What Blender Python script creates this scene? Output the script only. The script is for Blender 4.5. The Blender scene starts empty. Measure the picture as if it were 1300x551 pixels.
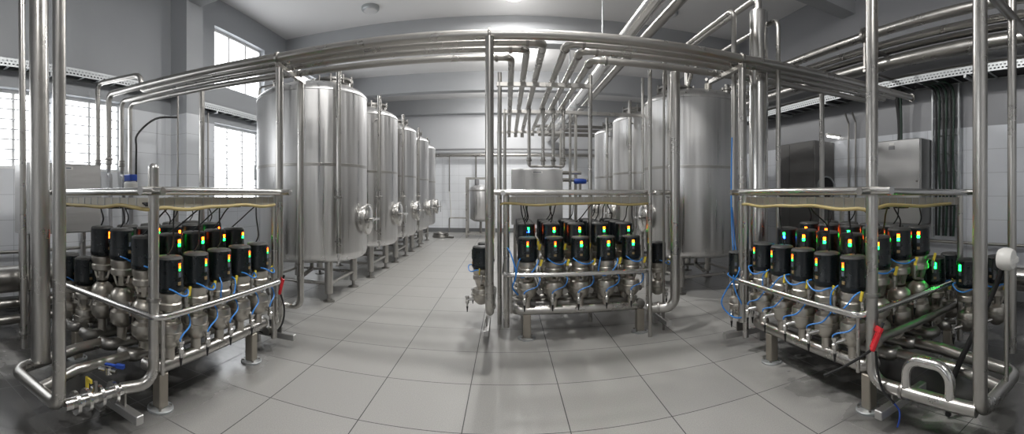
import bpy, math, random
from mathutils import Vector, Matrix
random.seed(7)
PI = math.pi
scn = bpy.context.scene
COL = scn.collection

# ------------------------------------------------------------------ materials
def new_mat(name):
    m = bpy.data.materials.new(name); m.use_nodes = True
    nt = m.node_tree
    b = next(n for n in nt.nodes if n.type == 'BSDF_PRINCIPLED')
    return m, nt, b
def setp(b, **kw):
    for k, v in kw.items():
        b.inputs[k].default_value = v
def plain(name, col, rough=.5, metal=0., noise=0., nscale=12., bump=0., **kw):
    m, nt, b = new_mat(name)
    setp(b, **{'Roughness': rough, 'Metallic': metal}); setp(b, **kw)
    b.inputs['Base Color'].default_value = (*col, 1)
    tc = nt.nodes.new('ShaderNodeTexCoord'); n = nt.nodes.new('ShaderNodeTexNoise')
    n.inputs['Scale'].default_value = nscale; n.inputs['Detail'].default_value = 5
    nt.links.new(tc.outputs['Object'], n.inputs['Vector'])
    if noise:
        r = nt.nodes.new('ShaderNodeMapRange')
        r.inputs[3].default_value = max(0, rough - noise); r.inputs[4].default_value = min(1, rough + noise)
        nt.links.new(n.outputs['Fac'], r.inputs[0]); nt.links.new(r.outputs[0], b.inputs['Roughness'])
        mx = nt.nodes.new('ShaderNodeMix'); mx.data_type = 'RGBA'
        mx.inputs[6].default_value = (*[c * (1 - noise * .8) for c in col], 1); mx.inputs[7].default_value = (*[min(1, c * (1 + noise * .5)) for c in col], 1)
        nt.links.new(n.outputs['Fac'], mx.inputs[0]); nt.links.new(mx.outputs[2], b.inputs['Base Color'])
    if bump:
        bp = nt.nodes.new('ShaderNodeBump'); bp.inputs['Strength'].default_value = bump; bp.inputs['Distance'].default_value = .01
        nt.links.new(n.outputs['Fac'], bp.inputs['Height']); nt.links.new(bp.outputs[0], b.inputs['Normal'])
    return m
def emit(name, col, strength):
    m, nt, b = new_mat(name)
    b.inputs['Base Color'].default_value = (*col, 1); b.inputs['Roughness'].default_value = .4
    b.inputs['Emission Color'].default_value = (*col, 1); b.inputs['Emission Strength'].default_value = strength
    return m
def brushed(name, col, rough, streak=(40, 40, 1.2), amt=.10, bump=0., dark=.88):
    """steel with fine drawn streaks along z, toned in colour and roughness"""
    m, nt, b = new_mat(name)
    setp(b, Metallic=1.)
    tc = nt.nodes.new('ShaderNodeTexCoord'); mp = nt.nodes.new('ShaderNodeMapping')
    mp.inputs['Scale'].default_value = streak
    nt.links.new(tc.outputs['Object'], mp.inputs['Vector'])
    n = nt.nodes.new('ShaderNodeTexNoise'); n.inputs['Scale'].default_value = 1.; n.inputs['Detail'].default_value = 6
    nt.links.new(mp.outputs[0], n.inputs['Vector'])
    r = nt.nodes.new('ShaderNodeMapRange'); r.inputs[1].default_value = .3; r.inputs[2].default_value = .7
    r.inputs[3].default_value = rough - amt * .6; r.inputs[4].default_value = rough + amt
    nt.links.new(n.outputs['Fac'], r.inputs[0]); nt.links.new(r.outputs[0], b.inputs['Roughness'])
    mx = nt.nodes.new('ShaderNodeMix'); mx.data_type = 'RGBA'
    mx.inputs[6].default_value = (*[c * dark for c in col], 1); mx.inputs[7].default_value = (*col, 1)
    nt.links.new(n.outputs['Fac'], mx.inputs[0]); nt.links.new(mx.outputs[2], b.inputs['Base Color'])
    if bump:
        bp = nt.nodes.new('ShaderNodeBump'); bp.inputs['Strength'].default_value = bump; bp.inputs['Distance'].default_value = .003
        nt.links.new(n.outputs['Fac'], bp.inputs['Height']); nt.links.new(bp.outputs[0], b.inputs['Normal'])
    return m
def math_node(nt, op, a, b=None, c=None):
    n = nt.nodes.new('ShaderNodeMath'); n.operation = op
    for i, v in enumerate((a, b, c)):
        if v is None: continue
        if isinstance(v, (int, float)): n.inputs[i].default_value = v
        else: nt.links.new(v, n.inputs[i])
    return n.outputs[0]
def grid_line(nt, coord, size, off, width):
    """1 inside a joint line of a periodic grid along one coordinate"""
    f = math_node(nt, 'MODULO', math_node(nt, 'ADD', coord, 1000 * size - off), size)
    d = math_node(nt, 'MINIMUM', f, math_node(nt, 'SUBTRACT', size, f))
    return math_node(nt, 'LESS_THAN', d, width / 2)
def rgbmix(nt, fac, a, b):
    mx = nt.nodes.new('ShaderNodeMix'); mx.data_type = 'RGBA'
    for i, v in ((0, fac), (6, a), (7, b)):
        if isinstance(v, tuple): mx.inputs[i].default_value = (*v, 1)
        elif isinstance(v, (int, float)): mx.inputs[i].default_value = v
        else: nt.links.new(v, mx.inputs[i])
    return mx.outputs[2]
def floor_mat():
    m, nt, b = new_mat('grey_floor_tile')
    tc = nt.nodes.new('ShaderNodeTexCoord'); sep = nt.nodes.new('ShaderNodeSeparateXYZ')
    nt.links.new(tc.outputs['Object'], sep.inputs[0])
    gx = grid_line(nt, sep.outputs[0], .601, -.249, .006); gy = grid_line(nt, sep.outputs[1], .601, 2.893, .006)
    g = math_node(nt, 'MAXIMUM', gx, gy)
    n1 = nt.nodes.new('ShaderNodeTexNoise'); n1.inputs['Scale'].default_value = 160; n1.inputs['Detail'].default_value = 3
    n2 = nt.nodes.new('ShaderNodeTexNoise'); n2.inputs['Scale'].default_value = 1.3; n2.inputs['Detail'].default_value = 6
    for n in (n1, n2): nt.links.new(tc.outputs['Object'], n.inputs['Vector'])
    c = rgbmix(nt, n1.outputs['Fac'], (.235, .231, .222), (.50, .492, .472))
    # each tile its own slight tone
    wn = nt.nodes.new('ShaderNodeTexWhiteNoise'); wn.noise_dimensions = '2D'
    cx = math_node(nt, 'FLOOR', math_node(nt, 'DIVIDE', math_node(nt, 'ADD', sep.outputs[0], .249), .601))
    cy = math_node(nt, 'FLOOR', math_node(nt, 'DIVIDE', math_node(nt, 'SUBTRACT', sep.outputs[1], 2.893), .601))
    cmb = nt.nodes.new('ShaderNodeCombineXYZ'); nt.links.new(cx, cmb.inputs[0]); nt.links.new(cy, cmb.inputs[1])
    nt.links.new(cmb.outputs[0], wn.inputs['Vector'])
    c = rgbmix(nt, math_node(nt, 'MULTIPLY', wn.outputs['Value'], .16), c, (.15, .15, .145))
    # grimy damp patches with their own outline
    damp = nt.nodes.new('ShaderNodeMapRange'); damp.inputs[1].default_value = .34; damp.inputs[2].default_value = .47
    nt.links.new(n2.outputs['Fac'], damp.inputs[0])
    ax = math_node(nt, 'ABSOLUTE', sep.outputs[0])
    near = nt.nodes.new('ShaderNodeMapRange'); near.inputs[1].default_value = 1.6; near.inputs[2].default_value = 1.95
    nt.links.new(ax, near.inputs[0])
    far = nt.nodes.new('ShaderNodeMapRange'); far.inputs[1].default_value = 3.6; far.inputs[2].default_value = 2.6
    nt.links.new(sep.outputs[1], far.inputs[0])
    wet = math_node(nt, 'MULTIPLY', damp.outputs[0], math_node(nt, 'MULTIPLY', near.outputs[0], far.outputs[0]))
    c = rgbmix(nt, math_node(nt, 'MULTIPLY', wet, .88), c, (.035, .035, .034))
    c = rgbmix(nt, g, c, (.055, .055, .055))
    nt.links.new(c, b.inputs['Base Color'])
    rr = nt.nodes.new('ShaderNodeMapRange'); rr.inputs[3].default_value = .27; rr.inputs[4].default_value = .46
    nt.links.new(n2.outputs['Fac'], rr.inputs[0])
    rw = math_node(nt, 'SUBTRACT', rr.outputs[0], math_node(nt, 'MULTIPLY', wet, .2))
    nt.links.new(math_node(nt, 'ADD', rw, math_node(nt, 'MULTIPLY', g, .3)), b.inputs['Roughness'])
    bp = nt.nodes.new('ShaderNodeBump'); bp.inputs['Strength'].default_value = .12; bp.inputs['Distance'].default_value = .004
    h = math_node(nt, 'SUBTRACT', n1.outputs['Fac'], math_node(nt, 'MULTIPLY', g, 2.))
    nt.links.new(h, bp.inputs['Height']); nt.links.new(bp.outputs[0], b.inputs['Normal'])
    return m
def wall_mat(name, axis, tile_top, tile_col, paint_col, rough_paint=.45):
    m, nt, b = new_mat(name)
    tc = nt.nodes.new('ShaderNodeTexCoord'); sep = nt.nodes.new('ShaderNodeSeparateXYZ')
    nt.links.new(tc.outputs['Object'], sep.inputs[0])
    g = math_node(nt, 'MAXIMUM', grid_line(nt, sep.outputs[axis], .6, .1, .005), grid_line(nt, sep.outputs[2], .3, tile_top, .005))
    n = nt.nodes.new('ShaderNodeTexNoise'); n.inputs['Scale'].default_value = 1.1; n.inputs['Detail'].default_value = 5
    nt.links.new(tc.outputs['Object'], n.inputs['Vector'])
    ct = rgbmix(nt, g, tile_col, tuple(c * .6 for c in tile_col))
    cp = rgbmix(nt, n.outputs['Fac'], tuple(c * .93 for c in paint_col), tuple(c * 1.05 for c in paint_col))
    up = math_node(nt, 'GREATER_THAN', sep.outputs[2], tile_top)
    nt.links.new(rgbmix(nt, up, ct, cp), b.inputs['Base Color'])
    nt.links.new(math_node(nt, 'ADD', .18, math_node(nt, 'MULTIPLY', up, rough_paint - .18)), b.inputs['Roughness'])
    bp = nt.nodes.new('ShaderNodeBump'); bp.inputs['Strength'].default_value = .2; bp.inputs['Distance'].default_value = .002
    nt.links.new(math_node(nt, 'SUBTRACT', 1, math_node(nt, 'MULTIPLY', g, math_node(nt, 'SUBTRACT', 1, up))), bp.inputs['Height'])
    nt.links.new(bp.outputs[0], b.inputs['Normal'])
    return m

M = {}
M['floor'] = floor_mat()
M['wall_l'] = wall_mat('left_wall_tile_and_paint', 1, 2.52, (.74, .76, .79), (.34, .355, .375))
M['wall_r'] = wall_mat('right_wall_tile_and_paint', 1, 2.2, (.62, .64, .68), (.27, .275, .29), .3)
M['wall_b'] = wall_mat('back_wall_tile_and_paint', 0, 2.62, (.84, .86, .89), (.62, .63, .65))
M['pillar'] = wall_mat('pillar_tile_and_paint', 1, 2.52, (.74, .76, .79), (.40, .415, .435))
M['ceiling'] = plain('white_ceiling_paint', (.74, .735, .735), .8, noise=.03, nscale=2)
M['beam'] = plain('grey_beam_paint', (.42, .43, .445), .7, noise=.03, nscale=2)
M['baseboard'] = plain('grey_skirting', (.18, .185, .19), .4)
M['steel'] = brushed('drawn_steel_tube', (.53, .515, .49), .29, (5, 5, 5), .07)
M['steel_b'] = brushed('polished_steel_tube', (.70, .69, .67), .20, (4, 4, 4), .05)
M['steel_d'] = brushed('dull_steel_pipe', (.36, .348, .33), .36, (8, 8, 8), .08)
M['tank'] = brushed('brushed_tank_steel_reflections', (.82, .815, .81), .35, (16, 16, .4), .20, .0, .62)  # colour streaks paint in pipe and window reflections along with the brushing
M['cast'] = brushed('cast_valve_steel', (.56, .53, .48), .36, (14, 14, 14), .08)
M['box'] = brushed('satin_cabinet_steel', (.62, .615, .61), .42, (2, 2, 60), .07)
M['leg'] = plain('stained_leg_steel', (.42, .385, .33), .45, .75, noise=.1, nscale=9)
M['galv'] = plain('galvanised_sheet', (.50, .52, .53), .45, .8, noise=.08, nscale=30)
M['tray'] = plain('dusty_tray_steel', (.44, .42, .37), .5, .4, noise=.1, nscale=25)
M['head'] = plain('black_plastic', (.005, .008, .010), .30, noise=.12, nscale=30)
M['headtop'] = plain('dusty_black_plastic', (.05, .05, .048), .6, noise=.3, nscale=70)
M['black'] = plain('black_rubber', (.010, .010, .011), .5)
M['greencable'] = plain('dark_green_rubber', (.008, .03, .018), .45)
M['blue'] = plain('blue_hose', (.04, .24, .68), .35)
M['blue_d'] = plain('blue_enamel', (.02, .07, .38), .35)
M['yellow'] = plain('yellow_hose_plastic', (.44, .35, .15), .5, noise=.1, nscale=20)
M['yellow_t'] = plain('yellow_plastic', (.75, .58, .06), .45)
M['red'] = plain('red_plastic', (.62, .02, .03), .35)
M['white'] = plain('white_plastic', (.78, .77, .74), .35)
M['label'] = plain('grey_print_label', (.10, .12, .16), .4)
M['tan'] = plain('ochre_type_label', (.28, .20, .10), .5)
M['bar'] = plain('grey_window_bar', (.55, .56, .57), .5)
M['frame'] = plain('white_window_frame', (.78, .78, .78), .4)
M['dark'] = plain('dark_grey_panel', (.12, .118, .115), .45, noise=.05)
M['grille'] = plain('dark_grille', (.02, .02, .02), .5)
M['cover'] = plain('grey_coating', (.26, .26, .27), .45)
M['pane'] = emit('daylight_pane', (.96, .98, 1.), 3.4)
M['lamp'] = emit('lamp_diffuser', (1, .985, .96), 14)
M['lamp_off'] = plain('unlit_diffuser', (.66, .66, .66), .3)
M['led_r'] = emit('red_indicator', (1., .06, .004), 10)
M['led_o'] = emit('orange_indicator', (1., .085, .003), 26)
M['led_g'] = emit('green_indicator', (.004, 1., .06), 26)
M['led_b'] = emit('blue_indicator', (.01, .10, 1.), 40)
M['led_a'] = emit('amber_indicator', (1., .30, .01), 5)
M['led_g2'] = emit('dim_green_indicator', (.01, 1., .12), 5)
M['led_off'] = plain('unlit_indicator', (.05, .06, .05), .3)
M['strip'] = emit('strip_lamp_tube', (1, .98, .94), 5)

# ------------------------------------------------------------------ mesh building
class MB:
    def __init__(s): s.v = []; s.f = []; s.mi = []; s.cur = 0
    def add(s, vs, fs):
        b = len(s.v); s.v += [tuple(p) for p in vs]
        for f in fs: s.f.append(tuple(i + b for i in f)); s.mi.append(s.cur)
        return s
    def box(s, lo, hi, mat=None):
        x0, y0, z0 = lo; x1, y1, z1 = hi
        vs = [Vector(p) for p in ((x0,y0,z0),(x1,y0,z0),(x1,y1,z0),(x0,y1,z0),(x0,y0,z1),(x1,y0,z1),(x1,y1,z1),(x0,y1,z1))]
        if mat: vs = [mat @ p for p in vs]
        return s.add(vs, [(0,3,2,1),(4,5,6,7),(0,1,5,4),(1,2,6,5),(2,3,7,6),(3,0,4,7)])
    def bbox(s, lo, hi, b=.004, mat=None):
        """box with chamfered edges"""
        x0, y0, z0 = lo; x1, y1, z1 = hi
        vs, ix = [], {}
        for i, x in enumerate((x0, x1)):
            for j, y in enumerate((y0, y1)):
                for k, z in enumerate((z0, z1)):
                    sx, sy, sz = (1 - 2*i)*b, (1 - 2*j)*b, (1 - 2*k)*b
                    for a, p in enumerate(((x, y+sy, z+sz), (x+sx, y, z+sz), (x+sx, y+sy, z))):
                        ix[i,j,k,a] = len(vs); vs.append(Vector(p))
        fs = []
        for a in range(3):
            for e in (0, 1):
                o = [(0,0),(1,0),(1,1),(0,1)]
                q = []
                for p, r in o:
                    c = [0,0,0]; c[a] = e; c[(a+1)%3] = p; c[(a+2)%3] = r
                    q.append(ix[c[0],c[1],c[2],a])
                fs.append(tuple(q) if e else tuple(reversed(q)))
        for a in range(3):
            b1, b2 = (a+1)%3, (a+2)%3
            for p in (0,1):
                for r in (0,1):
                    c0 = [0,0,0]; c1 = [0,0,0]
                    c0[a] = 0; c1[a] = 1; c0[b1] = c1[b1] = p; c0[b2] = c1[b2] = r
                    q = [ix[(*c0,b1)], ix[(*c1,b1)], ix[(*c1,b2)], ix[(*c0,b2)]]
                    fs.append(tuple(q) if (p ^ r) == 0 else tuple(reversed(q)))
        for i in (0,1):
            for j in (0,1):
                for k in (0,1):
                    q = [ix[i,j,k,0], ix[i,j,k,1], ix[i,j,k,2]]
                    fs.append(tuple(q) if (i+j+k) % 2 else tuple(reversed(q)))
        if mat: vs = [mat @ p for p in vs]
        return s.add(vs, fs)
    def lathe(s, prof, seg=20, mat=None, a0=0., a1=2*PI):
        full = abs(a1 - a0 - 2*PI) < 1e-6
        n = seg if full else seg + 1
        vs, rows = [], []
        for r, z in prof:
            if r < 1e-6:
                rows.append([len(vs)]); vs.append(Vector((0, 0, z)))
            else:
                rows.append(list(range(len(vs), len(vs)+n)))
                for k in range(n):
                    a = a0 + (a1 - a0) * k / seg
                    vs.append(Vector((r*math.cos(a), r*math.sin(a), z)))
        fs = []
        for A, B in zip(rows, rows[1:]):
            for k in range(seg):
                k2 = (k+1) % n
                if len(A) == 1 and len(B) == 1: continue
                if len(A) == 1: fs.append((A[0], B[k2], B[k]))
                elif len(B) == 1: fs.append((A[k], A[k2], B[0]))
                else: fs.append((A[k], A[k2], B[k2], B[k]))
        if mat: vs = [mat @ p for p in vs]
        return s.add(vs, fs)
    def cyl(s, p0, p1, r, seg=16, r1=None):
        p0, p1 = Vector(p0), Vector(p1); d = p1 - p0
        m = Matrix.Translation(p0) @ d.to_track_quat('Z', 'Y').to_matrix().to_4x4()
        r1 = r if r1 is None else r1
        return s.lathe([(0, 0), (r, 0), (r1, d.length), (0, d.length)], seg, m)
    def tube(s, pts, r, seg=12, fillet=0., n=6, caps=True, closed=False):
        P = [Vector(p) for p in pts]
        if fillet:
            Q = [P[0]]
            for a, b, c in zip(P, P[1:], P[2:]):
                u, w = (a-b), (c-b)
                lu, lw = u.length, w.length
                u.normalize(); w.normalize()
                ang = u.angle(w)
                if ang > PI - .03: Q.append(b); continue
                t = min(fillet / math.tan(ang/2), lu*.49, lw*.49)
                R = t * math.tan(ang/2)
                cen = b + (u + w).normalized() * (R / math.sin(ang/2))
                s0, s1 = b + u*t - cen, b + w*t - cen
                tot = s0.angle(s1); ax = s0.cross(s1).normalized()
                for k in range(n+1): Q.append(cen + Matrix.Rotation(tot*k/n, 3, ax) @ s0)
            Q.append(P[-1]); P = Q
        T = []
        for i in range(len(P)):
            a = P[max(0, i-1)]; b = P[min(len(P)-1, i+1)]
            T.append((b - a).normalized())
        nrm = T[0].orthogonal().normalized(); vs = []
        for i, p in enumerate(P):
            if i:
                q = T[i-1].rotation_difference(T[i]); nrm = (q @ nrm).normalized()
            bn = T[i].cross(nrm)
            for k in range(seg):
                a = 2*PI*k/seg
                vs.append(p + (nrm*math.cos(a) + bn*math.sin(a))*r)
        fs = []
        for i in range(len(P)-1):
            for k in range(seg):
                k2 = (k+1) % seg
                fs.append((i*seg+k, i*seg+k2, (i+1)*seg+k2, (i+1)*seg+k))
        if caps:
            fs.append(tuple(range(seg-1, -1, -1))); fs.append(tuple((len(P)-1)*seg+k for k in range(seg)))
        return s.add(vs, fs)
    def ring(s, R, r, mat=None, seg=24, sseg=8):
        return s.lathe([(R + r*math.cos(2*PI*k/sseg), r*math.sin(2*PI*k/sseg)) for k in range(sseg+1)], seg, mat)
    def build(s, name, mats, parent=None, sharp=40):
        me = bpy.data.meshes.new(name); me.from_pydata(s.v, [], s.f)
        ms = mats if isinstance(mats, (list, tuple)) else [mats]
        for m in ms: me.materials.append(m)
        if len(ms) > 1: me.polygons.foreach_set('material_index', s.mi)
        me.polygons.foreach_set('use_smooth', [True]*len(me.polygons))
        me.set_sharp_from_angle(angle=math.radians(sharp))
        me.update()
        o = bpy.data.objects.new(name, me); COL.objects.link(o)
        if parent: o.parent = parent
        return o

def tag(o, label, cat, group=None, kind=None):
    o['label'] = label; o['category'] = cat
    if group: o['group'] = group
    if kind: o['kind'] = kind
    return o
def thing(name, label, cat, loc=(0,0,0), rz=0., group=None):
    o = bpy.data.objects.new(name, None); COL.objects.link(o)
    o.location = loc; o.rotation_euler = (0, 0, rz); o.empty_display_size = .1
    return tag(o, label, cat, group)
def struct(mb, name, mat, parent=None):
    o = mb.build(name, mat, parent)
    if not parent: o['kind'] = 'structure'
    return o
def dup(root, loc, rz, label, group=None):
    r = root.copy(); COL.objects.link(r); r.location = loc; r.rotation_euler = (0, 0, rz)
    r['label'] = label
    if group: r['group'] = group
    for ch in list(root.children):
        c = ch.copy(); COL.objects.link(c); c.parent = r
        for g in list(ch.children):
            d = g.copy(); COL.objects.link(d); d.parent = c
    return r
T = Matrix.Translation
def RX(a): return Matrix.Rotation(a, 4, 'X')
def RY(a): return Matrix.Rotation(a, 4, 'Y')
def RZ(a): return Matrix.Rotation(a, 4, 'Z')

# ------------------------------------------------------------------ camera: cylindrical phone panorama
EYE = 1.31
F, CX, CY, W, H = 532., 643.6, 248., 1300., 551.
cd = bpy.data.cameras.new('camera'); cam = bpy.data.objects.new('camera', cd); COL.objects.link(cam)
cam.location = (0, 0, EYE); cam.rotation_euler = (PI/2, 0, 0)
cd.type = 'PANO'; cd.panorama_type = 'CENTRAL_CYLINDRICAL'
cd.central_cylindrical_range_u_min = -CX / F; cd.central_cylindrical_range_u_max = (W - CX) / F
cd.central_cylindrical_range_v_min = -(H - CY) / F; cd.central_cylindrical_range_v_max = CY / F
cd.central_cylindrical_radius = 1.
cd.clip_start = .02; cd.clip_end = 100
scn.camera = cam

# ------------------------------------------------------------------ room shell
XL, XR, YB, YF, ZC = -4.57, 4.87, 14.8, -3.2, 4.68
struct(MB().box((XL-.3, YF-.3, -.2), (XR+.3, YB+.3, 0)), 'floor', M['floor'])
struct(MB().box((XL-.3, YF-.3, ZC), (XR+.3, YB+.3, ZC+.2)), 'ceiling', M['ceiling'])
struct(MB().box((XL-.3, YB, 0), (XR+.3, YB+.25, ZC)), 'wall_back', M['wall_b'])
struct(MB().box((XL-.3, YF-.25, 0), (XR+.3, YF, ZC)), 'wall_front', M['wall_b'])
struct(MB().box((XR, YF, 0), (XR+.25, YB, ZC)), 'wall_right', M['wall_r'])
# left wall pierced by windows; last pair unseen, added to light the tanks
wins = [(-.6, 1.35, 1.62, 2.58), (1.45, 2.42, 1.62, 2.58), (2.52, 3.52, 1.62, 2.58), (5.45, 6.85, 1.15, 2.55), (5.45, 7.0, 3.2, 4.2), (8.6, 10.2, 1.15, 2.55), (8.6, 10.2, 3.2, 4.2)]
ys = sorted({YF, YB, *[w[0] for w in wins], *[w[1] for w in wins]}); zs = sorted({0, ZC, *[w[2] for w in wins], *[w[3] for w in wins]})
mb = MB()
for y0, y1 in zip(ys, ys[1:]):
    run = None
    for z0, z1 in zip(zs, zs[1:]):
        hole = any(w[0] <= y0 and y1 <= w[1] and w[2] <= z0 and z1 <= w[3] for w in wins)
        if hole:
            if run: mb.box((XL-.25, y0, run[0]), (XL, y1, run[1])); run = None
        else: run = (run[0], z1) if run else (z0, z1)
    if run: mb.box((XL-.25, y0, run[0]), (XL, y1, run[1]))
struct(mb, 'wall_left', M['wall_l'])
for i, (y0, y1, z0, z1) in enumerate(wins):
    e = bpy.data.objects.new('window_%d' % (i+1), None); COL.objects.link(e); e['kind'] = 'structure'
    f = MB(); t = .045; xa, xb = XL-.16, XL-.10
    f.box((xa, y0, z0), (xb, y0+t, z1)).box((xa, y1-t, z0), (xb, y1, z1)).box((xa, y0+t, z0), (xb, y1-t, z0+t)).box((xa, y0+t, z1-t), (xb, y1-t, z1))
    nm = 2 if y1-y0 < 1.2 else 3
    for k in range(1, nm):
        ym = y0 + (y1-y0)*k/nm; f.box((xa, ym-.02, z0+t), (xb, ym+.02, z1-t))
    f.build('window_frame', M['frame'], e)
    b = MB(); nb = round((z1-z0)/.115)
    for k in range(1, nb):
        z = z0 + (z1-z0)*k/nb; b.cyl((XL-.07, y0, z), (XL-.07, y1, z), .008, 6)
    if z0 < 3: b.build('security_bar', M['bar'], e)
    MB().box((XL-.145, y0+.02, z0+.02), (XL-.135, y1-.02, z1-.02)).build('window_pane', M['pane'], e)
# pillars and beams every bay
for k, y in enumerate((.95, 4.42)):
    for sx, nm in ((XL, 'left'), (XR, 'right')):
        if nm == 'right' or k == 0: continue
        x0, x1 = (sx, sx+.33) if nm == 'left' else (sx-.33, sx)
        struct(MB().box((x0, y, 0), (x1, y+.36, ZC)), 'pillar', M['pillar'])
for y in (.45, 4.45, 7.85, 11.35, 14.49):
    struct(MB().box((XL, y, 4.17), (XR, y+.29, ZC)), 'ceiling_beam', M['beam'])
struct(MB().box((XL, YB-.03, 0), (XR, YB, .15)), 'baseboard_back', M['baseboard'])
struct(MB().box((XL, YF, 0), (XL+.02, YB, .12)), 'baseboard_left', M['baseboard'])
struct(MB().box((XR-.02, YF, 0), (XR, YB, .12)), 'baseboard_right', M['baseboard'])

# ------------------------------------------------------------------ ceiling lamps
LAMPS = [(.12, 7.0, 1, 'lit round ceiling lamp at the top edge above the overhead pipes'),
         (.2, 9.9, 1, 'lit round ceiling lamp in the second bay, seen just under the overhead pipes'),
         (.2, 13.0, 1, 'lit round ceiling lamp by the back wall, first of a close pair'),
         (-.35, 13.0, 1, 'lit round ceiling lamp by the back wall, window-side one of a close pair'),
         (-2.4, 7.1, 0, 'unlit grey round ceiling lamp above the first window-side tank'),
         (-2.35, 13.0, 0, 'unlit grey round ceiling lamp above the last window-side tank'),
         (2.9, 7.1, 0, 'unlit grey round ceiling lamp above the tanks opposite the windows'),
         (.12, 3.0, 1, 'lit round ceiling lamp over the aisle between the racks'),
         (.12, -.9, 1, 'unseen lit ceiling lamp behind the camera, added for fill')]  # last lamp continues the row out of view, put in as fill
POWER = {7.0: 260, 9.9: 110, 13.0: 62, 3.0: 170, -.9: 85}
for x, y, on, lab in LAMPS:
    t = thing('ceiling_lamp', lab, 'lamp', (x, y, ZC), 0, 'round ceiling lamps')
    MB().lathe([(0, 0), (.16, 0), (.16, -.05), (.145, -.065), (.125, -.065), (.125, -.05), (0, -.05)]).build('lamp_housing', M['white'] if on else M['galv'], t)
    MB().lathe([(0, -.051), (.124, -.051), (.12, -.075), (.07, -.088), (0, -.092)]).build('diffuser', M['lamp'] if on else M['lamp_off'], t)

# ------------------------------------------------------------------ simple single-mesh things
def pipe(name, label, pts, r, mat='steel', fillet=.08, cat='pipe', group=None, seg=14, rings=(), flange=()):
    mb = MB().tube(pts, r, seg, fillet)
    o = mb.build(name, M[mat])
    tag(o, label, cat, group)
    for p, ax in rings:                                    # weld / clamp collars as parts
        MB().lathe([(r, -.012), (r*1.28, -.012), (r*1.34, 0), (r*1.28, .012), (r, .012)], seg, T(p) @ Vector(ax).to_track_quat('Z', 'Y').to_matrix().to_4x4()).build('clamp', M['steel_d'], o)
    for p, ax in flange:
        MB().lathe([(r, -.02), (r*1.75, -.02), (r*1.75, .02), (r, .02)], 20, T(p) @ Vector(ax).to_track_quat('Z', 'Y').to_matrix().to_4x4()).build('flange', M['steel_d'], o)
    return o

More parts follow.
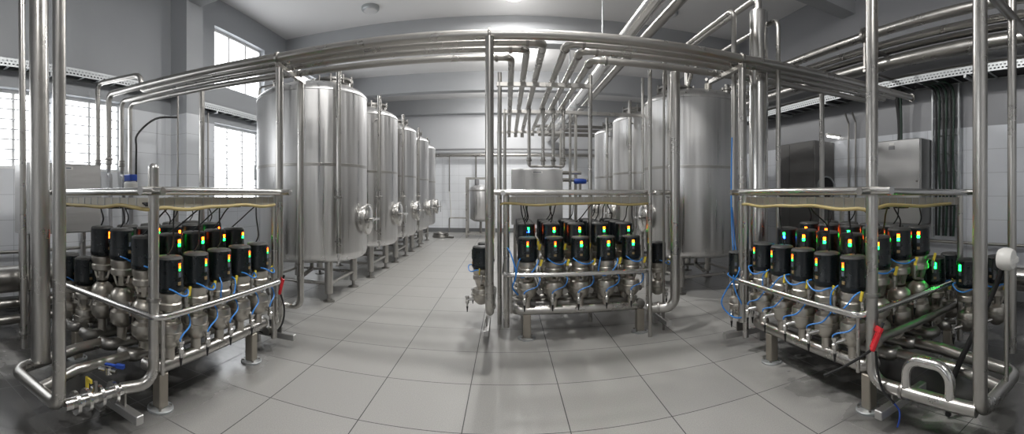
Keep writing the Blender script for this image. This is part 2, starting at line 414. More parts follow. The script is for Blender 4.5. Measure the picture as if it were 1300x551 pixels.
# ------------------------------------------------------------------ fermenting tanks
def make_tank(loc, rz, label, mirror=1):
    R = .757
    t = thing('fermentation_tank', label, 'tank', loc, rz, 'fermentation tanks')
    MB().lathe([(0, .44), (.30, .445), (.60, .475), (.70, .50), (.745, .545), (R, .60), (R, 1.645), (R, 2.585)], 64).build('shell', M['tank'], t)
    MB().lathe([(R, 1.665), (R+.004, 1.667), (R+.004, 1.70), (R, 1.702)], 64).build('weld_band', M['steel'], t)
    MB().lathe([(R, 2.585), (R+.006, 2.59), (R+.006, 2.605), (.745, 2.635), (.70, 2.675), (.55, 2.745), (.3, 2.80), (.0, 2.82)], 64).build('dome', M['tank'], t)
    # top manway with bolts, sight glass, vent
    tm = MB().lathe([(0, 0), (.24, 0), (.24, .10), (.27, .10), (.27, .13), (.2, .15), (0, .165)], 28, T((.34*mirror, -.05, 2.69))).build('top_hatch', M['steel_d'], t)
    for k in range(10):
        a = 2*PI*k/10; MB().cyl((.34*mirror+.262*math.cos(a), -.05+.262*math.sin(a), 2.75), (.34*mirror+.262*math.cos(a), -.05+.262*math.sin(a), 2.855), .014, 8).build('hatch_bolt', M['steel_d'], tm)
    MB().lathe([(0, 0), (.05, 0), (.05, .10), (.075, .10), (.075, .13), (.03, .14), (.03, .18), (0, .18)], 16, T((-.30*mirror, -.40, 2.70))).build('vent_valve', M['steel_d'], t)
    MB().tube([(-.1*mirror, -.25, 2.75), (-.1*mirror, -.25, 2.93), (.0*mirror, -.35, 2.93)], .022, 10, .05).build('cleaning_pipe', M['steel'], t)
    MB().lathe([(0, 0), (.045, 0), (.05, .09), (.03, .11), (0, .11)], 12, T((.05*mirror, -.50, 2.73))).build('pressure_valve', M['cast'], t)
    # legs in a square, braces between
    q = .63; pos = [(q*math.cos(a), q*math.sin(a)) for a in (math.radians(d) for d in (-90+LEGROT, LEGROT, 90+LEGROT, 180+LEGROT))]
    for i, (x, y) in enumerate(pos):
        l = MB().cyl((x, y, .10), (x, y, .56), .052, 18).build('leg', M['steel'], t)
        MB().lathe([(0, 0), (.075, 0), (.075, .012), (.03, .03), (.022, .03), (.022, .10), (0, .10)], 16, T((x, y, 0))).build('foot', M['steel_d'], l)
    for (x0, y0), (x1, y1) in zip(pos, pos[1:] + pos[:1]):
        MB().cyl((x0, y0, .22), (x1, y1, .22), .02, 10).build('leg_brace', M['steel'], t)
    MB().tube([(0, 0, .45), (0, 0, .30), (.12*mirror, -.5, .30)], .028, 10, .06).build('outlet_pipe', M['steel_d'], t)
    # side manway facing the aisle
    a = math.radians(0); d = Vector((math.cos(a)*mirror, math.sin(a), 0))
    m = T(d*(R-.015) + Vector((0, 0, 1.0))) @ d.to_track_quat('Z', 'Y').to_matrix().to_4x4()
    w = MB().lathe([(.17, -.03), (.17, .05), (.195, .05), (.20, .075), (.175, .09), (.12, .11), (0, .125)], 32, m).build('manway', M['steel_b'], t)
    b = MB()
    b.lathe([(0, .12), (.018, .12), (.018, .19), (0, .19)], 10, m)
    for k in range(2):
        b.box((-.014, -.15, .17), (.014, .15, .185), m @ RZ(k*PI/2))
    b.build('manway_handwheel', M['steel_b'], w)
    MB().ring(.19, .012, m @ T((0, 0, .08))).build('manway_ring', M['steel'], w)
    # stand pipe on the aisle side with its sample cock
    a = math.radians(-41); p = Vector((math.cos(a)*mirror, math.sin(a), 0))*(R+.085); s0 = Vector((math.cos(a)*mirror, math.sin(a), 0))*(R-.01)
    sp = MB().cyl((p.x, p.y, .62), (p.x, p.y, 2.86), .030, 14).build('standpipe', M['steel'], t)
    for z in (.75, 1.28, 2.5): MB().cyl((s0.x, s0.y, z), (p.x, p.y, z), .012, 8).build('pipe_stay', M['steel'], sp)
    MB().cyl((p.x-.03, p.y-.04, 1.29), (p.x+.07*mirror, p.y-.06, 1.29), .012, 8).build('level_tap', M['steel_b'], sp)
    b = MB()
    b.cyl((p.x, p.y, .62), (p.x, p.y, .50), .014, 8).cyl((p.x, p.y, .52), (p.x+.02, p.y-.09, .50), .016, 8)
    b.build('sample_cock', M['steel_b'], sp)
    return t
LEGROT = 46
tl = make_tank((-2.59, 5.156, 0), 0, 'front brushed steel tank of the window-side row, beside the window-side valve rack')
LT = [(-2.59, 6.77, 'second steel tank from the front in the window-side row'), (-2.61, 8.35, 'third steel tank from the front in the window-side row'),
      (-2.65, 9.95, 'fourth steel tank from the front in the window-side row'), (-2.76, 11.55, 'last steel tank of the window-side row, by the back wall')]
for x, y, lab in LT: dup(tl, (x, y, 0), 0, lab)
tr = make_tank((2.68, 5.55, 0), 0, 'front steel tank of the row opposite the windows, beyond the middle rack', -1)
dup(tr, (2.62, 7.12, 0), 0, 'second steel tank from the front in the row behind the middle rack')
dup(tr, (2.62, 8.70, 0), 0, 'last steel tank in the row behind the middle rack, half hidden by pipes')

# ------------------------------------------------------------------ valves
def head_mesh(z0, h, r=.091):
    mb = MB()
    mb.lathe([(0, z0), (r*.93, z0), (r*.97, z0+.012), (r*1.02, z0+.02), (r*1.02, z0+.032), (r*.985, z0+.04), (r*.965, z0+h-.03), (r*.95, z0+h-.014)], 24)
    mb.cur = 1
    mb.lathe([(r*.95, z0+h-.014), (r*.90, z0+h-.004), (r*.82, z0+h), (r*.5, z0+h+.004), (0, z0+h+.005)], 24)
    return mb
def make_valve(kind, led):
    """kind A: front row, B: tall double-seat, C: low unit outside the frame"""
    t = thing('mixproof_valve', 'black-headed steel valve', 'valve')
    dz = {'A': 0., 'B': .11, 'C': -.12}[kind]
    z = .26
    MB().lathe([(.034, z), (.034, .40+dz)] if kind != 'B' else [(.036, .225), (.036, .36)], 16).build('spigot', M['cast'], t)
    if kind == 'B':
        MB().lathe([(.036, .34), (.06, .35), (.083, .375), (.088, .42), (.083, .45), (.055, .47), (.055, .49), (.080, .505), (.086, .53), (.080, .585), (.055, .61), (.040, .62)], 22).build('valve_body', M['cast'], t)
    else:
        b = MB().lathe([(.034, .36+dz), (.055, .375+dz), (.074, .40+dz), (.083, .425+dz), (.083, .445+dz), (.088, .448+dz), (.088, .464+dz), (.083, .467+dz), (.083, .50+dz), (.076, .515+dz), (.045, .522+dz), (.036, .53+dz)], 22).build('valve_body', M['cast'], t)
    # open lantern: three tapered struts round a stem
    L = MB(); zl, zh = .525+dz, .612+dz
    L.lathe([(0, zl), (.012, zl), (.012, zh), (0, zh)], 8)
    L.lathe([(.0, zl+.0), (.042, zl), (.046, zl+.018), (.0, zl+.018)], 18)
    for k in range(4):
        a = PI/4 + k*PI/2; c0, s0 = math.cos(a), math.sin(a)
        L.add([(c0*.030-s0*.016, s0*.030+c0*.016, zl+.01), (c0*.030+s0*.016, s0*.030-c0*.016, zl+.01), (c0*.044+s0*.016, s0*.044-c0*.016, zl+.01), (c0*.044-s0*.016, s0*.044+c0*.016, zl+.01),
               (c0*.050-s0*.020, s0*.050+c0*.020, zh), (c0*.050+s0*.020, s0*.050-c0*.020, zh), (c0*.068+s0*.020, s0*.068-c0*.020, zh), (c0*.068-s0*.020, s0*.068+c0*.020, zh)],
              [(0,3,2,1),(4,5,6,7),(0,1,5,4),(1,2,6,5),(2,3,7,6),(3,0,4,7)])
    L.build('lantern', M['cast'], t)
    MB().lathe([(0, .603+dz), (.074, .600+dz), (.081, .608+dz), (.081, .640+dz), (.074, .648+dz), (.074, .658+dz), (.082, .668+dz), (.082, .705+dz), (.070, .715+dz), (.070, .722+dz), (0, .722+dz)], 22).build('actuator', M['cast'], t)
    z0 = .715 + dz
    hd = head_mesh(z0, .215).build('control_head', [M['head'], M['headtop']], t)
    def plate(nm, mat, w, za, zb, ang=0., y=.0905):
        MB().box((-w/2, -y-.004, za), (w/2, -y+.006, zb), RZ(ang)).build(nm, M[mat], hd)
    up, lo = {'rg': ('led_r', 'led_g'), 'og': ('led_o', 'led_g'), 'gg': ('led_g', 'led_g'), 'gb': ('led_g', 'led_b'), 'oo': ('led_o', 'led_o'), 'off': ('led_off', 'led_off')}[led]
    plate('indicator_panel', 'led_off', .026, z0+.090, z0+.186, 0, .0895)
    if led == 'rg':
        for m_, za in (('led_r', .166), ('led_a', .150), ('led_g2', .134)): plate('indicator_light', m_, .014, z0+za, z0+za+.013, 0, .092)
    else:
        plate('indicator_light', up, .020, z0+.157, z0+.178, 0, .092)
        plate('indicator_light', lo, .020, z0+.131, z0+.152, 0, .092)
    plate('display_label', 'label', .020, z0+.096, z0+.124, 0, .092)
    plate('type_label', 'tan', .022, z0+.045, z0+.065, 0, .0895)
    # air fittings, tag and hoses
    nv = MB().lathe([(0, 0), (.006, 0), (.010, .02), (.011, .05), (.016, .055), (.016, .085), (.010, .09), (.010, .12), (0, .12)], 10, T((.112, -.035, .575+dz))).build('needle_valve', M['steel'], t)
    MB().cyl((.06, -.02, .68+dz), (.112, -.035, .68+dz), .008, 8).build('air_fitting', M['steel_d'], nv)
    MB().box((-.010, -.004, -.03), (.010, .004, .03), T((.122, -.058, .70+dz)) @ RY(.25)).build('hang_tag', M['yellow_t'], nv)
    c = MB().cyl((.0, -.07, .415+dz), (-.03, -.135, .405+dz), .016, 10)
    c.lathe([(0, 0), (.007, 0), (.012, .03), (.020, .035), (.020, .06), (.015, .065), (.015, .085), (.021, .09), (.021, .105), (0, .105)], 12, T((-.03, -.135, .335+dz))).build('drain_cock', M['steel_b'], t)
    MB().lathe([(0, 0), (.004, .0), (.011, .055), (0, .055)], 8, T((-.03, -.135, .282+dz))).build('drain_nozzle', M['black'], t)
    return t
HOSES = []
def add_hose(v, dz, kind):
    s = random.uniform(.9, 1.1)
    if kind == 0:
        pts = [(-.065, -.07, .742), (-.06, -.11, .735), (0, -.125, .70*1), (.06, -.115, .695), (.105, -.07, .715), (.10, -.045, .69)]
    elif kind == 1:
        pts = [(-.07, -.07, .74), (-.09, -.11, .70), (-.10, -.11, .62), (-.05, -.125, .58), (.04, -.12, .63), (.09, -.09, .70), (.10, -.045, .72)]
    else:
        pts = [(.10, -.04, .575), (.11, -.08, .55), (.08, -.115, .50), (.0, -.135, .47), (-.03, -.14, .45), (-.03, -.135, .43)]
    pts = [(x*s, y*s, z+dz) for x, y, z in pts]
    MB().tube(smooth(pts), .0052, 7).build('air_hose', M['blue'], v)
def smooth(P, n=5):
    P = [Vector(p) for p in P]; Q = [P[0]] + P + [P[-1]]; out = []
    for i in range(1, len(Q)-2):
        for k in range(n):
            t = k/n; a, b, c, d = Q[i-1], Q[i], Q[i+1], Q[i+2]
            out.append(.5*((2*b) + (c-a)*t + (2*a-5*b+4*c-d)*t*t + (3*b-a-3*c+d)*t**3))
    return out + [P[-1]]
PROTO = {}
USED = set()
def place_valve(kind, led, loc, rz, label, group, hoses=(0,), cable=None):
    key = (kind, led)
    if key not in PROTO: PROTO[key] = make_valve(kind, led)
    p = PROTO[key]
    if key not in USED:
        # the prototype keeps its own children; hoses are added to copies and to it alike
        USED.add(key); BASE[key] = list(p.children)
        v = p; v.location = loc; v.rotation_euler = (0, 0, rz); v['label'] = label; v['group'] = group
    else:
        v = p.copy(); COL.objects.link(v); v.location = loc; v.rotation_euler = (0, 0, rz); v['label'] = label; v['group'] = group
        for ch in BASE[key]:
            c = ch.copy(); COL.objects.link(c); c.parent = v
            for g in list(ch.children):
                d = g.copy(); COL.objects.link(d); d.parent = c
    dz = {'A': 0., 'B': .11, 'C': -.12}[kind]
    for h in hoses: add_hose(v, dz, h)
    if cable:
        zt = .93 + dz
        MB().tube(smooth([(0, .02, zt), (cable[0]*.3+.02, cable[1]*.2, zt+.06), (cable[0]*.8, cable[1]*.7, zt+.1+.5*(1.23-zt-.1)), (cable[0], cable[1], 1.235)]), .0055, 7).build('signal_cable', M['black'], v)
    return v
BASE = {}

# ------------------------------------------------------------------ valve racks
ORD = ['first', 'second', 'third', 'fourth', 'fifth']
ROW = ['front', 'second', 'third', 'fourth', 'back']
US = [-.49, -.245, 0, .245, .49]
def rack(origin, rz, label, rname, fu, endname, near_pipe=None, hose_path=None, skip_post=None, rails=(1, 1)):
    t = thing('valve_rack', label, 'rack', origin, rz, 'stainless valve racks')
    # feet
    for u in fu:
        for v in (0, .98):
            l = MB().bbox((u-.036, v-.036, .015), (u+.036, v+.036, .225), .006).build('leg', M['leg'], t)
            MB().lathe([(0, 0), (.082, 0), (.082, .012), (.076, .016), (0, .016)], 28, T((u, v, 0))).build('foot_plate', M['galv'], l)
            for k in range(4):
                a = PI/4+k*PI/2; MB().lathe([(0, 0), (.009, 0), (.009, .012), (0, .012)], 6, T((u+.063*math.cos(a), v+.063*math.sin(a), .016))).build('anchor_bolt', M['steel_d'], l)
    for k in range(5):
        v = .245*k
        o = MB().tube([(-.60, v+.10, .26), (-.60, v, .26), (.60, v, .26), (.60, v+.08, .26)], .043, 16, .07).build('manifold_pipe', M['steel'] if k == 0 else M['steel_d'], t)
    for u in US:
        MB().tube([(u+.12, .10, .40), (u+.12, 1.12, .40)], .028, 12).build('branch_pipe', M['steel_d'], t)
    # posts
    for u, v in ((-.68, -.05), (.66, -.05), (-.68, 1.10), (.66, 1.10)):
        if skip_post and abs(u-skip_post) < .05 and v < 0: continue
        MB().cyl((u, v, .12), (u, v, 1.33), .026, 14).build('post', M['steel'], t)
    for u in (-.64, .62):
        MB().cyl((u, -.10, .26), (u, -.10, .60), .013, 10).build('strut', M['steel'], t)
    # guard rail round front and both ends
    MB().tube([(-.70, .95, .615), (-.70, -.125, .605), (.66, -.125, .605), (.66, .95, .615)], .021, 12, .07).build('guard_rail', M['steel_b'], t)
    # top rails overlap at the corners
    MB().cyl((-.80, -.085, 1.337), (.86, -.085, 1.337), .025, 16).build('top_rail', M['steel_b'], t)
    MB().cyl((-.71, -.18, 1.333), (-.71, 1.20, 1.333), .024, 16).build('top_rail', M['steel_b'], t)
    MB().cyl((.70, -.18, 1.333), (.70, 1.20, 1.333), .024, 16).build('top_rail', M['steel_b'], t)
    MB().cyl((-.78, 1.13, 1.337), (.78, 1.13, 1.337), .024, 16).build('top_rail', M['steel_b'], t)
    # cable trays: u-channels under the rails with a lid of dark cable inside, ties across
    def tray(u0, v0, u1, v1):
        mb = MB(); c = .004
        mb.box((u0, v0, 1.235), (u1, v1, 1.239))
        if abs(u1-u0) > abs(v1-v0):
            mb.box((u0, v0, 1.239), (u1, v0+c, 1.295)).box((u0, v1-c, 1.239), (u1, v1, 1.295))
        else:
            mb.box((u0, v0, 1.239), (u0+c, v1, 1.295)).box((u1-c, v0, 1.239), (u1, v1, 1.295))
        o = mb.build('cable_tray', M['tray'], t)
        def tie(lo, hi): MB().box(lo, hi).build('cable_tie', M['galv'], o)
        def cab(a, b): MB().tube([a, b], .0065, 6).build('tray_cable', M['black'], o)
        def gland(lo, hi): MB().bbox(lo, hi, .003).build('cable_gland', M['black'], o)
        if abs(u1-u0) > abs(v1-v0):
            n = int((u1-u0)/.085)
            for k in range(n+1):
                u = u0+.02+k*(u1-u0-.04)/n; tie((u-.0025, v0-.003, 1.232), (u+.0025, v0, 1.30))
            for k in range(6): cab((u0+.01, v0+.018+.013*k, 1.25+.006*(k % 3)), (u1-.01, v0+.018+.013*k, 1.25+.006*((k+1) % 3)))
            for k in range(7):
                u = u0+.1+k*(u1-u0-.2)/6+random.uniform(-.03, .03); gland((u-.035, v0+.02, 1.222), (u+.035, v1-.01, 1.236))
        else:
            n = int((v1-v0)/.085)
            for k in range(n+1):
                v = v0+.02+k*(v1-v0-.04)/n
                uu = (u0-.003, u0) if u0 < 0 else (u1, u1+.003)
                tie((uu[0], v-.0025, 1.232), (uu[1], v+.0025, 1.30))
            for k in range(6): cab((u0+.018+.013*k, v0+.01, 1.25+.006*(k % 3)), (u0+.018+.013*k, v1-.01, 1.25+.006*((k+1) % 3)))
            for k in range(5):
                v = v0+.1+k*(v1-v0-.2)/4; gland((u0+.01, v-.035, 1.222), (u1-.02, v+.035, 1.236))
    tray(-.70, -.06, .66, .05)
    tray(-.70, .05, -.59, 1.10)
    tray(.55, .05, .66, 1.10)
    # outriggers that carry the end pipes
    for u in (-.86, .82):
        a = MB().bbox((u-.026, -.16, .07), (u+.026, .30, .12), .004).build('support_arm', M['box'], t)
        MB().box((u-.02, .20, 0), (u+.02, .26, .07)).build('arm_foot', M['box'], a)
        MB().box((u-.006, -.03, .12), (u+.006, .03, .20)).build('pipe_clamp', M['steel_d'], a)
    return t
G_L, G_M, G_R = 'valves of the rack by the windows', 'valves of the middle rack', 'valves of the rack by the wall cabinet'
def fill(origin, rz, rname, end, group, flip, leds, lamp_turn, lift=0.):
    O = Vector(origin); Rm = Matrix.Rotation(rz, 3, 'Z')
    for r in range(5):
        for c, u in enumerate(US):
            n = (4-c) if flip else c
            kind = 'A' if r == 0 else ('C' if r == 4 and rname != 'middle' else 'B')
            led = leds[r][c]
            lab = 'black-headed valve, %s from %s, %s row, %s' % (ORD[n], end, ROW[r], RN[rname])
            p = O + Rm @ Vector((u, .245*r, lift if r >= 2 and kind == 'B' else 0))
            hs = []
            if r == 0: hs = [0 if (c+len(rname)) % 3 else 1, 2]
            elif r in (1, 2) and (c in (0, 4)): hs = [c % 2]
            cab = None
            if r in (1, 2, 3) and random.random() < .85:
                cab = (random.uniform(-.10, .10), -.245*r+.02 if r == 1 else random.uniform(-.1, .1))
            if r == 0 and random.random() < .5: cab = (random.uniform(-.06, .06), .0)
            place_valve(kind, led, p, rz + lamp_turn[min(r, 1)] + random.uniform(-.06, .06), lab, group, hs, cab)
RN = {'left': 'rack by the windows', 'middle': 'middle rack', 'right': 'rack by the wall cabinet'}
OL, OM, OR = (-1.895, 2.31, 0), (.676, 3.83, 0), (1.95, 2.285, 0)
rack(OL, PI/2, 'stainless valve rack by the windows, its long front facing the aisle', 'left', (-.566, .40), 'near end', skip_post=-.68)
rack(OM, 0, 'middle stainless valve rack facing the camera between the two tank rows', 'middle', (-.494, .58), 'left')
rack(OR, -PI/2, 'stainless valve rack beside the grey wall cabinet, front facing the aisle', 'right', (-.377, .62), 'near end', skip_post=.66)
def ledrow(s): return s.split()
fill(OL, PI/2, 'left', 'the near end', G_L, False,
     [ledrow('rg rg rg rg rg'), ledrow('og og og og og'), ledrow('off gg oo off og'), ledrow('oo off og gg off'), ledrow('off off off off off')], (0., 0.), .035)
fill(OM, 0, 'middle', 'the window side', G_M, False,
     [ledrow('rg rg og og og'), ledrow('gb og og og og'), ledrow('oo oo off off off'), ledrow('off og off off off'), ledrow('off off off off off')], (0., .22))
fill(OR, -PI/2, 'right', 'the near end', G_R, True,
     [ledrow('rg rg rg rg rg'), ledrow('gb og og og og'), ledrow('oo oo gg oo og'), ledrow('oo oo oo og og'), ledrow('off off off off gg')], (-.05, .6), .035)
# low units outside the frames
def extra(o, rz, u, v, led, lab, group, turn=0):
    p = Vector(o) + Matrix.Rotation(rz, 3, 'Z') @ Vector((u, v, 0))
    place_valve('C', led, p, rz+turn, lab, group, [0])
extra(OL, PI/2, -.49, 1.235, 'off', 'low black-headed valve at the rear near corner outside the rack by the windows', G_L)
extra(OL, PI/2, .49, 1.235, 'off', 'low black-headed valve at the rear far corner outside the rack by the windows', G_L)
extra(OM, 0, -.93, .30, 'off', 'low black-headed valve outside the middle rack on the window side, front one', G_M, -1.2)
extra(OM, 0, -.90, .62, 'off', 'low black-headed valve outside the middle rack on the window side, rear one', G_M, -1.2)
extra(OM, 0, .92, .42, 'off', 'low black-headed valve outside the middle rack on the tall pipe side', G_M, .6)
extra(OR, -PI/2, -.93, .03, 'off', 'low black-headed valve past the far end of the rack by the wall cabinet', G_R, .8)
extra(OR, -PI/2, -.93, .25, 'off', 'low black-headed valve behind the far-end one, rack by the wall cabinet', G_R, .8)
extra(OR, -PI/2, .49, 1.24, 'gg', 'low green-lit valve at the rear near corner outside the rack by the wall cabinet', G_R, -.5)
extra(OR, -PI/2, .78, 1.00, 'gg', 'low green-lit valve beyond the near end of the rack, by the cabinet-side tall riser', G_R, -.2)
extra(OR, -PI/2, .92, 1.26, 'off', 'low unlit valve beyond the near end of the rack, behind the white meter', G_R, -.2)

# yellow hoses lying along the trays
def rack_pt(o, rz, p): return Vector(o) + Matrix.Rotation(rz, 3, 'Z') @ Vector(p)
def yhose(o, rz, pts, lab):
    P = smooth([rack_pt(o, rz, p) for p in pts], 6)
    tag(MB().tube(P, .0115, 10).build('yellow_hose', M['yellow']), lab, 'hose', 'yellow hoses under the rack tops')
def wav(u): return 1.232 + .007*math.sin(u*7+1) - .004*math.cos(u*15)
fr = [(u/10, -.078, wav(u/10)) for u in range(-7, 7)]
yhose(OM, 0, [(-.73, .0, 1.228)] + fr + [(.67, -.06, 1.235)], 'yellow hose running under the top rail of the middle rack')
yhose(OL, PI/2, [(-.722, v/10, wav(v/10)+.008) for v in range(10, 0, -2)] + [(-.72, -.04, 1.228)] + fr[1:] + [(.67, -.05, 1.235)], 'yellow hose running round the rack by the windows')
yhose(OR, -PI/2, [(-.70, -.07, 1.235)] + fr[1:] + [(.675, -.04, 1.222)] + [(.682, v/10, wav(v/10)+.01) for v in range(1, 11, 2)], 'yellow hose running round the rack by the wall cabinet')

# ------------------------------------------------------------------ overhead header pipes
Z = 2.51
def hdr(dy): return [(-1.9, 3.12+dy, Z), (1.96, 3.12+dy, Z)]
HG = 'overhead header pipes'
pipe('header_pipe', 'thick front header pipe crossing the whole room overhead', [(-4.06, 2.9, 1.7), (-4.06, 2.9, Z), (-1.9, 3.12, Z), (1.96, 3.12, Z), (4.25, 2.93, Z)], .038, 'steel', .09, 'pipe', HG,
     rings=[((-4.06, 2.9, 1.74), (0, 0, 1)), ((-.13, 3.12, Z), (1, 0, 0)), ((1.96, 3.12, Z), (1, 0, 0)), ((-1.9, 3.12, Z), (1, 0, 0)), ((4.24, 2.93, Z), (1, -.08, 0))])
pipe('header_pipe', 'second header pipe from the window side, turning away down the aisle last of three', [(-4.32, 2.92, 1.7), (-4.32, 2.92, 2.70), (-3.7, 3.10, 2.70), (-3.7, 3.1, Z), (-1.9, 3.27, Z), (.29, 3.27, Z), (.29, 8.0, Z), (.29, 8.0, 2.42)], .032, 'steel', .08, 'pipe', HG,
     rings=[((-4.32, 2.92, 1.74), (0, 0, 1)), ((.16, 3.27, Z), (1, 0, 0))])
pipe('header_pipe', 'third header pipe from the window side, turning away between its two neighbours', [(-4.25, 3.24, 1.7), (-4.25, 3.24, Z), (-1.9, 3.42, Z), (.165, 3.42, Z), (.165, 8.0, Z), (.165, 8.0, 2.42)], .030, 'steel', .08, 'pipe', HG,
     rings=[((-4.25, 3.24, 1.74), (0, 0, 1)), ((.03, 3.42, Z), (1, 0, 0))])
pipe('header_pipe', 'rear header pipe from the window side, turning away first beside the tall riser', [(-4.3, 3.42, 1.5), (-4.3, 3.42, Z), (-1.9, 3.64, Z), (.04, 3.64, Z), (.04, 8.0, Z), (.04, 8.0, 2.42)], .030, 'steel', .08, 'pipe', HG, rings=[((-.09, 3.64, Z), (1, 0, 0))])
for dy, x, nm in ((.15, .475, 'just behind the front header'), (.30, .61, 'between its two neighbours'), (.52, .745, 'rearmost and lowest in view')):
    pipe('header_pipe', 'header pipe from the wall-cabinet side turning away down the aisle, %s' % nm, [(4.1, 2.95+dy, Z), (1.96, 3.12+dy, Z), (x, 3.12+dy, Z), (x, 7.8, Z), (x, 7.8, 2.42)], .031, 'steel', .08, 'pipe', HG,
         rings=[((x+.13, 3.12+dy, Z), (1, 0, 0)), ((x, 3.25+dy, Z), (0, 1, 0))])
DG = 'drop pipes over the middle cabinet'
for x, nm in ((.29, 'first'), (.475, 'second'), (.61, 'third'), (.745, 'fourth')):
    pipe('drop_pipe', 'thin pipe dropping to the middle steel cabinet, %s from the window side' % nm, [(x, 5.5, Z), (x, 5.5, 1.78)], .021, 'steel', 0, 'pipe', DG, rings=[((x, 5.5, 1.80), (0, 0, 1)), ((x, 5.5, 2.44), (0, 0, 1))])
def bracket(name, lab, p0, p1, w=.02):
    p0, p1 = Vector(p0), Vector(p1); d = p1-p0
    m = T(p0) @ d.to_track_quat('X', 'Z').to_matrix().to_4x4()
    o = MB().bbox((0, -w, -w), (d.length, w, w), .003, m).build(name, M['steel']); tag(o, lab, 'bracket', 'brackets under the header pipes')
    for k in range(4):
        s = d.length*(k+.35)/4
        MB().lathe([(.036, -.006), (.042, -.006), (.042, .006), (.036, .006), (.036, -.006)], 14, m @ T((s, 0, .055)) @ RX(PI/2)).build('pipe_clip', M['steel_d'], o)
bracket('pipe_bracket', 'square bracket under the header at the far end of the rack by the windows', (-1.895, 3.10, 2.445), (-1.97, 3.74, 2.445))
bracket('pipe_bracket', 'square bracket under the header at the far end of the rack by the wall cabinet', (1.96, 3.08, 2.445), (1.96, 3.72, 2.445))
PG = 'vertical pipes and posts under the header'
pipe('riser_pipe', 'front one of two vertical pipes at the far end of the rack by the windows', [(-1.895, 3.14, 2.43), (-1.895, 3.14, .18), (-1.895, 2.92, .18), ], .034, 'steel', .10, 'pipe', PG)
pipe('riser_pipe', 'vertical pipe behind its twin at the far end of the window rack, hooking in low', [(-1.975, 3.68, 2.43), (-1.975, 3.68, .20), (-2.14, 3.68, .20), (-2.14, 2.92, .26)], .034, 'steel', .10, 'pipe', PG)
pipe('riser_pipe', 'vertical pipe in front of the middle rack corner, top plate over the front header', [(-.128, 3.06, 2.47), (-.128, 3.06, .44), (-.128, 3.9, .44)], .032, 'steel', .09, 'pipe', PG,
     rings=[((-.128, 3.30, .44), (0, 1, 0))])
pipe('riser_pipe', 'thick vertical pipe beside the middle rack hooking under toward the rack', [(1.545, 3.64, 2.47), (1.545, 3.64, .25), (1.30, 3.74, .25)], .046, 'steel', .11, 'pipe', PG, rings=[((1.40, 3.70, .25), (1, -.35, 0))])
pipe('support_post', 'header support post standing behind the rack by the windows', [(-3.12, 3.5, 0), (-3.12, 3.5, 2.47)], .032, 'steel', 0, 'post', PG)
pipe('support_post', 'slim header support post next to the thick vertical pipe by the middle rack', [(1.30, 3.66, 0), (1.30, 3.66, 2.47)], .019, 'steel', 0, 'post', PG)
pipe('support_post', 'thin leaning header support post beside the thick pipe, in front of the tank', [(1.49, 3.80, 0), (1.44, 3.66, 2.47)], .012, 'steel_d', 0, 'post', PG)
pipe('support_post', 'header support post under the bracket at the far end of the wall cabinet rack', [(1.96, 3.12, .20), (1.96, 3.12, 2.43)], .034, 'steel', 0, 'post', PG)
pipe('support_post', 'header support post standing behind the rack by the wall cabinet', [(3.27, 3.5, 0), (3.27, 3.5, 2.47)], .030, 'steel', 0, 'post', PG)
# goal frames carrying the pipes that run down the aisle
def goal(lab, y, x0, x1, z, tops, r=.022):
    t = thing('pipe_goalpost', lab, 'support', (x0, y, 0), 0, 'goalpost supports down the aisle')
    for x, zt in zip((0, x1-x0), tops): MB().cyl((x, 0, 0), (x, 0, zt), r, 14).build('upright', M['steel'], t)
    MB().bbox((-.03, -.02, z-.022), (x1-x0+.03, .02, z+.022), .003).build('crossbar', M['steel'], t)
    return t
goal('front goalpost support holding the aisle pipes above the middle rack', 4.27, -.075, .86, 2.44, (2.56, 2.56))
goal('second goalpost support with long crossbar reaching to the far tanks', 5.66, -.03, 1.90, 2.44, (2.47, 2.98))
goal('rear goalpost support holding the ends of the aisle pipes', 7.4, -.15, .95, 2.43, (2.5, 2.5))
pipe('support_post', 'window-side one of two slim posts behind the middle cabinet', [(.86, 5.66, 0), (.86, 5.66, 2.46)], .018, 'steel', 0, 'post', 'twin slim posts behind the middle cabinet')
pipe('support_post', 'tank-side one of two slim posts behind the middle cabinet', [(.96, 5.8, 0), (.96, 5.8, 2.46)], .022, 'steel', 0, 'post', 'twin slim posts behind the middle cabinet')

# ------------------------------------------------------------------ near risers and low headers
NG = 'tall risers beside the near rack ends'
pipe('riser_pipe', 'tall riser by the flanged valve on the window side, elbowing into the low header', [(-1.93, 1.06, ZC-.004), (-1.93, 1.06, .20), (-2.46, 1.03, .20), (-2.46, 1.50, .26), (-2.46, 1.72, .26)], .037, 'steel', .065, 'pipe', NG)
pipe('branch_line', 'short branch curving from the low header under the rack by the windows', [(-2.16, 1.045, .20), (-2.16, 1.30, .26), (-2.16, 1.72, .26)], .032, 'steel', .09, 'pipe')
pipe('riser_pipe', 'thick hanging pipe with open lower end on the window side', [(-2.37, 1.17, .27), (-2.43, 1.17, ZC-.03)], .063, 'steel', 0, 'pipe', NG, seg=20)
pipe('riser_pipe', 'slim vertical pipe behind the thick hanging pipe by the windows', [(-2.79, 1.24, .20), (-2.86, 1.24, ZC-.03)], .026, 'steel', 0, 'pipe', NG, rings=[((-2.80, 1.24, .30), (0, 0, 1))])
pipe('corner_pipe', 'dome-capped vertical pipe at the near corner of the rack by the windows', [(-1.83, 1.63, 1.47), (-1.83, 1.63, .21), (-1.90, 1.44, .21)], .033, 'steel', .10, 'pipe', None,
     rings=[((-1.83, 1.63, .70), (0, 0, 1))])
o = bpy.data.objects['corner_pipe']
MB().lathe([(.033, 1.465), (.030, 1.482), (.018, 1.494), (0, 1.498)], 16, T((-1.83, 1.63, 0))).build('cap', M['steel_b'], o)
